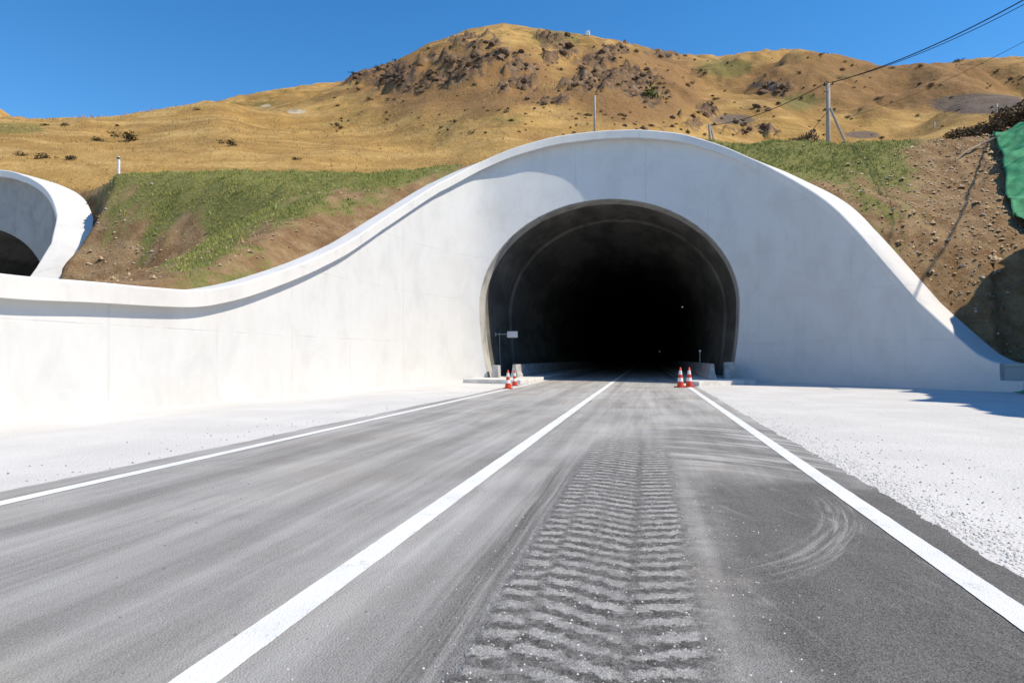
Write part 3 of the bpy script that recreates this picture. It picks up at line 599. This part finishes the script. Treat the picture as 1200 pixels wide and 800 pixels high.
# dry stems on the field just beyond the terrace
m = RNG.integers(0, len(colg), 9000); kz = RNG.integers(2, 74, 9000); ok = (colg[m] > -60) & (colg[m] < 760)
m, kz = m[ok], kz[ok]; jx = RNG.uniform(-.5, .5, len(m)); sz = ZG[m, kz]/90
tag(link('field_grass', tufts(UG[m, kz]+jx, VG[m, kz]+jx[::-1], HG[m, kz], RNG.uniform(.1, .35, len(m))*sz, .4*sz, 4, 1.1), M_dry), None, None, None, 'stuff')

def rock_mesh(seed, flatten=.7, sub=2, rough=.45):
    r = random.Random(seed); bm = bmesh.new(); bmesh.ops.create_icosphere(bm, subdivisions=sub, radius=1)
    pl = [(Vector((r.uniform(-1, 1), r.uniform(-1, 1), r.uniform(-.6, 1))).normalized(), r.uniform(.45, .85)) for _ in range(9)]
    for p in bm.verts:
        for nrm, d_ in pl:
            t = p.co.dot(nrm)-d_
            if t > 0: p.co -= nrm*t*.92
        p.co *= 1+rough*.25*(r.random()-.5)
        p.co.z *= flatten
    return from_bm(bm)
RM = [rock_mesh(k, .75) for k in range(7)]
for a in RM: a.materials.append(M_rock)
SM = [rock_mesh(40+k, .6, 1) for k in range(5)]
for a in SM: a.materials.append(M_stone)
# boulders jutting from the hills, cluster by cluster
places = {}
for i, (cx, cy, rx, ry) in enumerate(RC):
    where = ('crowded along the upper left shoulder of the big hill' if cx < 515 and cy < 112 else 'strung down from the summit of the big hill' if cx < 635 and cy < 98 else 'below the ridge right of the summit of the big hill' if cx < 700 and cy < 76 else 'in the broad outcrop on the right face of the big hill' if cx < 800 and cy < 128 else 'low on the big hill just above the tunnel coping' if cx < 800 else 'at the foot of the right flank of the big hill' if cy > 115 else 'on the far right ridge')
    places.setdefault(where, []).append((cx, cy, rx, ry))
for where, L_ in places.items():
    for (cx, cy, rx, ry) in L_:
        for k in range(max(5, int(rx*ry/15))):
            a = random.gauss(cx, rx*.55); b = random.gauss(cy, ry*.55); uu, v2, hh, zz = spot(a, b)
            if zz < 75 or abs(419-(hh-HC)*800/zz-b) > 4: continue
            o = bpy.data.objects.new('rock', random.choice(RM)); COL.objects.link(o)
            s_ = zz/800*random.uniform(1.8, 4.6)*random.choice((.5, .7, 1, 1.25)); o.location = (uu, v2, hh+.05*s_); o.scale = (s_*random.uniform(.8, 1.4), s_*random.uniform(.8, 1.3), s_*random.uniform(.7, 1.25))
            o.rotation_euler = (random.uniform(-.4, .4), random.uniform(-.4, .4), random.uniform(0, 6.3)); tag(o, 'dark jagged rock '+where, 'rock', 'rocks '+where)
# shrubs
def shrub_mesh(seed, mat, nl=240, sz=.2, flat_=.75, up=0.):
    r = np.random.default_rng(seed); k = r.integers(4, 7); cs = r.normal(0, .45, (k, 3)); cs[:, 2] = np.abs(cs[:, 2])*.6+.25
    P = []; tone = []
    for i in range(nl):
        c_ = cs[r.integers(0, k)]; d_ = r.normal(0, 1, 3); d_ /= np.linalg.norm(d_); p = c_+d_*r.uniform(.25, .52); p[2] = max(.02, p[2])*flat_
        a = r.normal(0, 1, 3); a /= np.linalg.norm(a); b = np.cross(a, r.normal(0, 1, 3)); b /= np.linalg.norm(b); s_ = sz*r.uniform(.5, 1.1)
        a[2] = a[2]+up; P += [p-b*s_*.5, p+b*s_*.5, p+a*s_*1.1]; tone += [r.uniform(0, 1)]*3
    me = np_mesh(np.array(P), np.arange(len(P)).reshape(-1, 3)); attr(me, 'tone', tone); me.materials.append(mat); return me
SH = [shrub_mesh(k, M_shrub) for k in range(4)]; BR = [shrub_mesh(20+k, M_brown, 1300, .13, 1.0, .35) for k in range(4)]; GB = shrub_mesh(33, M_bright, 300, .2, .9)
shr = [(52, 148, 2.6), (115, 166, 3.5), (150, 166, 6.5), (27, 183, 4), (50, 186, 5), (84, 187, 4), (270, 171, 4.5), (78, 149, 3), (345, 189, 2.6), (137, 149, 1.8), (230, 131, 2)]
for (a, b, w_) in shr:
    uu, v2, hh, zz = spot(a, b); o = bpy.data.objects.new('shrub', random.choice(SH)); COL.objects.link(o); s_ = w_*zz/800*1.9
    o.location = (uu, v2, hh-.1*s_); o.scale = (s_*1.35, s_*1.1, s_*.75); o.rotation_euler[2] = random.uniform(0, 6)
    tag(o, {150: 'widest olive shrub in the middle of the yellow field at left', 27: 'leftmost low shrub near the terrace edge above the left hood'}.get(a, 'small dark shrub dotted about the yellow grass field at left'), 'shrub', 'shrubs on the yellow field')
for nm, boxes, N, lab, grp in (('shrub', [(820, 62, 1200, 165)], 105, 'tiny dark shrub dotted on the far right ridge', 'shrubs on the far right ridge'), ('shrub', [(390, 55, 830, 162)], 190, 'tiny dark shrub dotted between the rocks of the big hill', 'shrubs on the big hill')):
    for k in range(N):
        a0, b0, a1, b1 = boxes[0]; a = random.uniform(a0, a1); b = random.uniform(b0, b1); uu, v2, hh, zz = spot(a, b)
        if zz < 80 or abs(419-(hh-HC)*800/zz-b) > 4: continue
        o = bpy.data.objects.new(nm, random.choice(SH)); COL.objects.link(o); s_ = random.uniform(1.4, 3.4)*random.choice((.7, 1, 1.3))*zz/800; o.location = (uu, v2, hh-.1*s_); o.scale = (s_*random.uniform(1, 1.6), s_, s_*.85)
        o.rotation_euler[2] = random.uniform(0, 6); tag(o, lab, 'shrub', grp)
uu, v2, hh, zz = spot(770, 119); o = bpy.data.objects.new('bush', GB); COL.objects.link(o); o.location = (uu, v2, hh); o.scale = (2.1, 2.1, 2.2); tag(o, 'bright green bush among dark rocks on the right face of the big hill', 'bush')
# brush along the right terrace
def on_terrace(col, Z):
    X = (col-600)/800*Z; u_, v_ = uv_of(X, Z); h_, _ = near_h(np.array([u_]), np.array([v_])); return u_, v_, float(h_[0])
for (a, Z, w_, hgt) in ((1085, 44.5, 1., 1.0), (1100, 45, 1.1, 1.2), (1116, 44, 1.2, 1.3), (1130, 45, 1.3, 1.5), (1143, 44.2, 1.2, 1.6), (1155, 45, 1.3, 1.7), (1168, 44, 1.2, 1.7), (1182, 45, 1.4, 1.9), (1197, 44.5, 1.4, 2.0), (1215, 45, 1.4, 2.)):
    uu, v2, hh = on_terrace(a, Z); o = bpy.data.objects.new('dry_bush', random.choice(BR)); COL.objects.link(o); o.location = (uu, v2, hh-.15); o.scale = (w_, w_, hgt*.55); o.rotation_euler[2] = random.uniform(0, 6)
    tag(o, 'brown dry bush in the thicket on the right terrace above the green netting', 'bush', 'dry bushes on the right terrace')
uu, v2, hh = on_terrace(936, 45.5); o = bpy.data.objects.new('dry_bush', BR[1]); COL.objects.link(o); o.location = (uu, v2, hh-.1); o.scale = (.9, .9, 1.3); tag(o, 'lone bare brown bush left of the braced power pole', 'bush')
# pale stones on the right bank
pts = [(1047, 245, 2.6), (1066, 290, 2.), (1075, 296, 3.2), (1112, 284, 4.2), (1128, 312, 4), (1127, 297, 2.4), (1085, 262, 2.2), (1152, 252, 2.6), (1040, 210, 3), (1152, 329, 3.4), (1118, 344, 3.), (1105, 290, 2.4), (1180, 343, 2.6), (1060, 265, 2.4), (1090, 305, 2.2), (1098, 322, 2.), (1072, 225, 2.4), (1010, 225, 2.2), (1160, 300, 2.2), (1140, 280, 2.), (1030, 238, 1.8), (1144, 366, 2.6), (1170, 392, 2.4), (1180, 405, 2.2), (1160, 268, 1.8), (1086, 332, 2.)]
NU, NV = U[::1], V[::1]
def bank_spot(col, row):
    Z = np.linspace(20, 42, 450); X = (col-600)/800*Z; a, b = uv_of(X, Z); h_, D = near_h(a, b); r = 419-(h_-HC)*800/Z; bad = in_poly(a, b, poly) | in_poly(a, b, poly2) | (D < 1.2)
    r = np.where(bad, 999, r); k = int(np.argmax(r <= row)); return a[k], b[k], h_[k], Z[k]
for (a, b, w_) in pts+[(random.uniform(940, 1180), random.uniform(215, 380), random.uniform(1., 2.1)) for _ in range(70)]:
    uu, v2, hh, zz = bank_spot(a, b)
    if abs(419-(hh-HC)*800/zz-b) > 5: continue
    o = bpy.data.objects.new('stone', random.choice(SM)); COL.objects.link(o); s_ = w_*zz/800; o.location = (uu, v2, hh+.1*s_); o.scale = (s_*1.3, s_, s_); o.rotation_euler = (random.uniform(-.3, .3), random.uniform(-.3, .3), random.uniform(0, 6))
    tag(o, 'pale stone lying on the bare brown bank at right', 'stone', 'pale stones on the right bank')
for k in range(44):
    a, b = random.uniform(95, 190), random.uniform(205, 330); uu, v2, hh, zz = bank_spot(a, b)
    if abs(419-(hh-HC)*800/zz-b) > 5: continue
    o = bpy.data.objects.new('stone', random.choice(SM)); COL.objects.link(o); s_ = random.uniform(1., 2.4)*zz/800; o.location = (uu, v2, hh+.1*s_); o.scale = (s_*1.3, s_, s_); o.rotation_euler = (0, 0, random.uniform(0, 6))
    tag(o, 'pale stone lying on the earth beside the left tunnel hood', 'stone', 'pale stones beside the left hood')
# loose chips and pebbles on road edge and gravel: uncountable
def pebbles(name, us, vs_, rs, z0, mat):
    z0 = np.broadcast_to(np.asarray(z0, float), us.shape)[:, None]
    base = np.array([(-1, -1, 0), (1, -.8, 0), (.9, 1, 0), (-.8, .9, 0), (0.1, -.1, 1.2)], float); fc = np.array([(0, 1, 4), (1, 2, 4), (2, 3, 4), (3, 0, 4)])
    N = len(us); a = RNG.uniform(0, 6.28, N); b = base[None]*rs[:, None, None]*RNG.uniform(.6, 1.2, (N, 5, 1)); ca, sa = np.cos(a)[:, None], np.sin(a)[:, None]
    P = np.stack([b[..., 0]*ca-b[..., 1]*sa+us[:, None], b[..., 0]*sa+b[..., 1]*ca+vs_[:, None], b[..., 2]+z0], -1).reshape(-1, 3)
    me = np_mesh(P, (fc[None]+5*np.arange(N)[:, None, None]).reshape(-1, 3)); tag(link(name, me, mat), None, None, None, 'stuff')
c, Z, u, v, h = sample(30000, 880, 1210, 20, 43); g = green_of(u, v, Z, c); ok = (RNG.uniform(0, 1, len(c)) < .5*(1.1-g)) & (c > 880)
pebbles('earth_clods', u[ok], v[ok], RNG.exponential(.022, ok.sum())+.012, h[ok]-.005, M_clod)
c, Z, u, v, h = sample(16000, 80, 620, 16, 43); g = green_of(u, v, Z, c); ok = RNG.uniform(0, 1, len(c)) < .42*(1-g)
pebbles('earth_clods', u[ok], v[ok], RNG.exponential(.02, ok.sum())+.012, h[ok]-.005, M_clod)
N = 3800; vv2 = 1.5+RNG.exponential(7, N); pebbles('gravel', 2.22+np.abs(RNG.normal(0, .22, N))+RNG.uniform(-.06, .1, N), vv2, RNG.uniform(.004, .016, N), .002, M_gravel)
N = 750; pebbles('gravel', 2.3+np.abs(RNG.normal(0, 1.0, N)), 2+RNG.exponential(5, N), RNG.uniform(.004, .013, N), .0, M_chip)
N = 90; pebbles('gravel', -6.15-np.abs(RNG.normal(0, .8, N)), 6+RNG.exponential(8, N), RNG.uniform(.006, .016, N), .0, M_chip)
N = 900; pebbles('gravel', RNG.normal(-.2, .5, N), 1.8+RNG.exponential(3, N), RNG.uniform(.002, .006, N), .008, M_gravel)
N = 420; pebbles('gravel', RNG.uniform(-5.5, 2., N), 1.8+RNG.exponential(6, N), RNG.uniform(.003, .008, N), .008, M_chip)

# ================================================================= traffic cones
def make_cone(name, label):
    r = empty(name, (0, 0, 0)); H_ = .78
    bm = bmesh.new(); bm_box(bm, (0, 0, .02), (.36, .36, .04), .012); link('base', from_bm(bm), M_rubber, r)
    def rad(z): return .135-.108*(z-.04)/(H_-.04)
    def frus(a, b, off, nm, mat, cap=False):
        vs = []; fs = []; sg = 24
        for z in np.linspace(a, b, 5):
            for k in range(sg): vs.append(((rad(z)+off)*math.cos(6.28318*k/sg), (rad(z)+off)*math.sin(6.28318*k/sg), z))
        for i in range(4):
            for k in range(sg): fs.append((i*sg+k, i*sg+(k+1) % sg, (i+1)*sg+(k+1) % sg, (i+1)*sg+k))
        if cap: fs.append(tuple(4*sg+k for k in range(sg)))
        link(nm, mesh_from(vs, fs), mat, r, True)
    frus(.035, H_, 0, 'body', M_orange, True); frus(.23, .37, .004, 'reflective_band', M_white); frus(.5, .66, .004, 'reflective_band', M_white)
    return r
cone = make_cone('traffic_cone', '')
cl = [(-5.66, 27.8, 1., 'red and white traffic cone nearest the left edge line before the tunnel'), (-5.98, 30.9, .9, 'red and white traffic cone standing behind the other at the left road edge'), (1.43, 30.5, 1.12, 'red and white traffic cone just inside the right edge line by the tunnel'), (1.83, 31.0, 1.12, 'red and white traffic cone on the right edge line next to the pavement')]
for i, (a, b, s_, lab) in enumerate(cl):
    o = cone if i == 0 else copy_tree(cone); o.location = (a, b, .01); o.scale = (s_,)*3; o.rotation_euler[2] = .3*i; tag(o, lab, 'traffic cone', 'traffic cones at the tunnel mouth')

# ================================================================= fittings in the tunnel
sg = empty('tunnel_sign', (-8.95, 40.4, 2.7)); tag(sg, 'small white sign panel on an arm from the left tunnel wall', 'sign')
bm = bmesh.new(); bm_box(bm, (1.0, -.03, 0), (.64, .05, .38), .012); link('panel', from_bm(bm), M_panel, sg)
link('arm', tube_me([(-.05, 0, .02), (1.2, 0, .02)], .028), M_metal, sg)
bm = bmesh.new(); bm_box(bm, (-.04, 0, .02), (.04, .2, .24), .005); link('bracket', from_bm(bm), M_metal, sg)
o = link('conduit', tube_me([(-8.86, 40.9, 2.9), (-8.84, 40.9, 1.6), (-8.72, 40.9, .2)], .02), M_block); tag(o, 'thin metal pipe down the left tunnel wall below the sign', 'pipe')
def lamp(label, p, r_):
    e_ = empty('tunnel_lamp', p); bm = bmesh.new(); bm_box(bm, (0, .05, 0), (r_*3, .12, r_*2.6), .01); link('housing', from_bm(bm), M_metal, e_)
    bm = bmesh.new(); bmesh.ops.create_uvsphere(bm, u_segments=12, v_segments=8, radius=r_); link('lens', from_bm(bm), M_lamp, e_).location = (0, -.02, 0)
    tag(e_, label, 'lamp')
lamp('tiny lit lamp high on the right wall inside the tunnel', (3.72, 75, 6.7), .05); lamp('farthest tiny lit lamp deep inside the tunnel', (3.5, 195, 3.), .1)
dp = empty('delineator_post', (3.36, 45.5, .98)); tag(dp, 'slim marker post with reflector on the right tunnel barrier', 'marker post')
link('post', tube_me([(0, 0, 0), (0, 0, .72)], .03), M_metal, dp); bm = bmesh.new(); bm_box(bm, (0, -.035, .76), (.13, .03, .13), .01); link('reflector', from_bm(bm), M_white, dp)

# ================================================================= poles and cables
def pt(col, row, Z): X = (col-600)/800*Z; a, b = uv_of(X, Z); return Vector((a, b, HC+(419-row)/800*Z))
def pole(name, base, top, r0, r1, label, brace=None, insul=True, mat=M_pole):
    e_ = empty(name, base); b = Vector(base)
    link('post', tube_me([(0, 0, -.6), (0, 0, (top-b).z*.5), top-b], [r0, (r0+r1)/2, r1], 10), mat, e_, True)
    if brace is not None: link('brace', tube_me([Vector(brace[0])-b, Vector(brace[1])-b], [.10, .085], 8), mat, e_)
    if insul:
        link('crossarm', tube_me([top-b+Vector((-.3, 0, -.12)), top-b+Vector((.35, .05, -.06))], .04, 6), M_wire, e_)
        for d_ in (-.24, .3): link('insulator', tube_me([top-b+Vector((d_, 0, -.1)), top-b+Vector((d_, 0, .1))], [.05, .035], 8), M_wire, e_)
    tag(e_, label, 'pole'); return e_
PZ = 48; tp = pt(970.5, 98, PZ); bs = tp.copy(); bs.z = on_terrace(970.5, PZ-2.5)[2]-.3
br = [pt(973, 127, PZ-.3), pt(993, 172, PZ-.8)]
pole('power_pole', bs, tp, .17, .13, 'tall power pole with a slanting brace on the right terrace', br)
bs2 = pt(697, 172, 62); pole('power_pole', bs2, pt(697, 112, 62), .12, .09, 'thin pale pole rising behind the top of the tunnel coping', None, False)
af = pt(832, 172, 75); pole('power_pole', af, pt(831, 146, 75), .16, .13, 'short braced pole half hidden behind the tunnel coping', [pt(832, 146, 75), pt(838, 170, 75)], False)
pole('power_pole', pt(1168, 150, 70), pt(1168, 122, 70), .12, .10, 'slender pale pole poking above the dry bushes at right', None, False)
pole('power_pole', pt(1095, 165, 110), pt(1095, 143, 110), .12, .10, 'faint distant pole at the foot of the far right ridge', None, False)
Qb = Vector((24.9, 30., 9.)); Qt = Vector((24.9, 30., 20.4)); pole('power_pole', Qb, Qt, .17, .13, 'power pole outside the right edge that carries the overhead cables')
def cable(a, b, sag, r_, label, nm='overhead_cable'):
    P_ = [a.lerp(b, t)-Vector((0, 0, 4*sag*t*(1-t))) for t in np.linspace(0, 1, 40)]
    tag(link(nm, tube_me(P_, r_, 6), M_wire), label, 'cable')
cable(tp+Vector((.25, 0, .05)), pt(1420, -138, 29), 1.05, .031, 'thick dark overhead cable from the braced pole to the upper right corner')
cable(tp+Vector((-.2, 0, 0)), pt(1420, -128, 29.4), 1.15, .02, 'second dark cable hanging just under the thick overhead cable')
cable(pt(990, 138, 95), pt(1420, -75, 34), 1.2, .017, 'thin lower overhead wire slanting across the right ridge')
cable(tp+Vector((-.2, 0, 0)), pt(831, 147, 75), .6, .03, 'thin wire running left from the braced pole down to the short pole')
cable(tp-Vector((0, 0, 1.9)), pt(946, 160, PZ-1), 0., .022, 'slanting stay wire left of the braced pole', 'stay_wire')
cable(Vector((24.9, 52., 20.2)), Qt, .5, .055, 'cable bundle beyond the right edge that shadows the brown bank')
# white marker post, stones on coping
mz = pt(139, 199, 44.); mz.z = on_terrace(139, 44.)[2]-.05; mtop = pt(139, 183.5, 44.).z-mz.z; mp = empty('marker_post', mz); tag(mp, 'short white marker post at the terrace edge above the left bank', 'post')
bm = bmesh.new(); bm_box(bm, (0, 0, mtop/2-.1), (.14, .14, mtop+.2), .02); link('post', from_bm(bm), M_postw, mp); bm = bmesh.new(); bm_box(bm, (0, 0, mtop-.12), (.15, .15, .12), .01); link('band', from_bm(bm), M_wire, mp)
uu, v2, hh, zz = spot(690, 42.5)
mt = empty('summit_marker', (uu, v2, hh-.2)); tag(mt, 'tiny white marker on the skyline right of the big hill summit', 'marker')
bm = bmesh.new(); bm_box(bm, (0, 0, .7), (1.3, 1., 1.4), .1); link('block', from_bm(bm), M_postw, mt); bm = bmesh.new(); bm_box(bm, (.2, 0, 1.55), (.5, .5, .5), .08); link('top', from_bm(bm), M_postw, mt)

# ================================================================= green netting over the mound, dead branch
na, nb = 100, 80; A_ = np.linspace(-.18, 1, na); B_ = np.linspace(0, 1, nb); AA, BB = np.meshgrid(A_, B_, indexing='ij')
# from its low corner C up to the terrace corner A, then away to the right
Cc, Ac = np.array([17.2, 36.3]), np.array([20.9, 46.9])
wv_ = .35*fbm(AA*7, AA*0, 41, 3)*(1-BB); TU = Cc[0]+(Ac[0]-Cc[0])*AA+BB*9.+wv_+.9*np.clip(-AA, 0, 1)*6; vline = Cc[1]+(Ac[1]-Cc[1])*AA-BB*1.2+wv_
hh, _ = near_h(TU, vline, False)
fold = fbm(TU*.55+vline*.1, vline*.8, 43, 3); wr = np.abs(fbm(TU*.5+vline*.3, vline*1.5-TU*.4, 45, 3))
lift = (.25+.35*fold-.5*wr)+.5*sstep(BB, .0, .25)*sstep(AA, -.05, .3)+.3
TZ = np.maximum(hh+lift, 0)
idx = np.arange(na*nb).reshape(na, nb); F = np.stack([idx[:-1, :-1], idx[:-1, 1:], idx[1:, 1:], idx[1:, :-1]], -1).reshape(-1, 4)
me = np_mesh(np.stack([TU.ravel(), vline.ravel(), TZ.ravel()], 1), F); o = link('netting', me, M_tarp, smooth=True); md = o.modifiers.new('s', 'SOLIDIFY'); md.thickness = .02
tag(o, 'crumpled green netting sheet draped over the earth mound at the right edge', 'netting')
p0 = bank_spot(1120, 190); p1 = bank_spot(1148, 176)
P_ = [Vector((p0[0], p0[1], p0[2]+.08)), Vector((p0[0]*.6+p1[0]*.4, p0[1]*.6+p1[1]*.4, lerp(p0[2], p1[2], .4)+.3)), Vector((p1[0], p1[1], p1[2]+.3)), Vector((p1[0]+1.2, p1[1]+.3, p1[2]+.9))]
db = link('dead_branch', tube_me(P_, [.03, .06, .08, .05], 7), M_wood); tag(db, 'crooked dead branch at the top of the brown bank beside the netting', 'branch')
# netting scrap on the ground at the right
na, nb = 24, 18; AA, BB = np.meshgrid(np.linspace(0, 1, na), np.linspace(0, 1, nb), indexing='ij')
TU = 13.15+2.4*AA; TV = 27.2+.9*BB+.2*AA; TZ = .03+.55*np.sin(np.pi*BB)**.8*sstep(AA, -.05, .45)*(.75+.5*fbm(AA*5, BB*4, 47, 3))
idx = np.arange(na*nb).reshape(na, nb); F = np.stack([idx[:-1, :-1], idx[:-1, 1:], idx[1:, 1:], idx[1:, :-1]], -1).reshape(-1, 4)
o = link('netting', np_mesh(np.stack([TU.ravel(), TV.ravel(), TZ.ravel()], 1), F), M_tarp, smooth=True); md = o.modifiers.new('s', 'SOLIDIFY'); md.thickness = .02
tag(o, 'dark green netting scrap heaped on the ground by the low right wall', 'netting')

# ================================================================= light, sky, camera
SUN_EL = math.radians(50); sd = Vector((1., -.02, 0)).normalized(); SUNV = Vector((sd.x*math.cos(SUN_EL), sd.y*math.cos(SUN_EL), math.sin(SUN_EL)))
ld = bpy.data.lights.new('sun', 'SUN'); ld.energy = 4.7; ld.angle = math.radians(.53); ld.color = (1, .90, .735)
lo = bpy.data.objects.new('sun', ld); COL.objects.link(lo); lo.rotation_euler = SUNV.to_track_quat('Z', 'Y').to_euler()
w = bpy.data.worlds.new('World'); S.world = w; w.use_nodes = True; t = w.node_tree; bg = t.nodes['Background']
sk = t.nodes.new('ShaderNodeTexSky'); sk.sky_type = 'NISHITA'; sk.sun_disc = False; sk.sun_elevation = SUN_EL; sk.sun_rotation = math.atan2(SUNV.x, SUNV.y)
sk.altitude = 900; sk.air_density = 1.15; sk.dust_density = .0; sk.ozone_density = 4.
hs = t.nodes.new('ShaderNodeHueSaturation'); hs.inputs['Saturation'].default_value = 1.3; t.links.new(sk.outputs[0], hs.inputs['Color']); t.links.new(hs.outputs[0], bg.inputs[0]); bg.inputs[1].default_value = .15
S.view_settings.view_transform = 'Standard'; S.view_settings.look = 'None'; S.view_settings.exposure = .22; S.view_settings.gamma = 1
cd = bpy.data.cameras.new('camera'); cd.sensor_width = 36; cd.lens = 24; cd.shift_y = 19/1200; cd.clip_end = 6000; cd.clip_start = .05
cam = bpy.data.objects.new('camera', cd); COL.objects.link(cam); cam.location = (0, 0, HC); cam.rotation_euler = (math.pi/2, 0, TH); S.camera = cam
S.cycles.max_bounces = 8; S.cycles.diffuse_bounces = 5
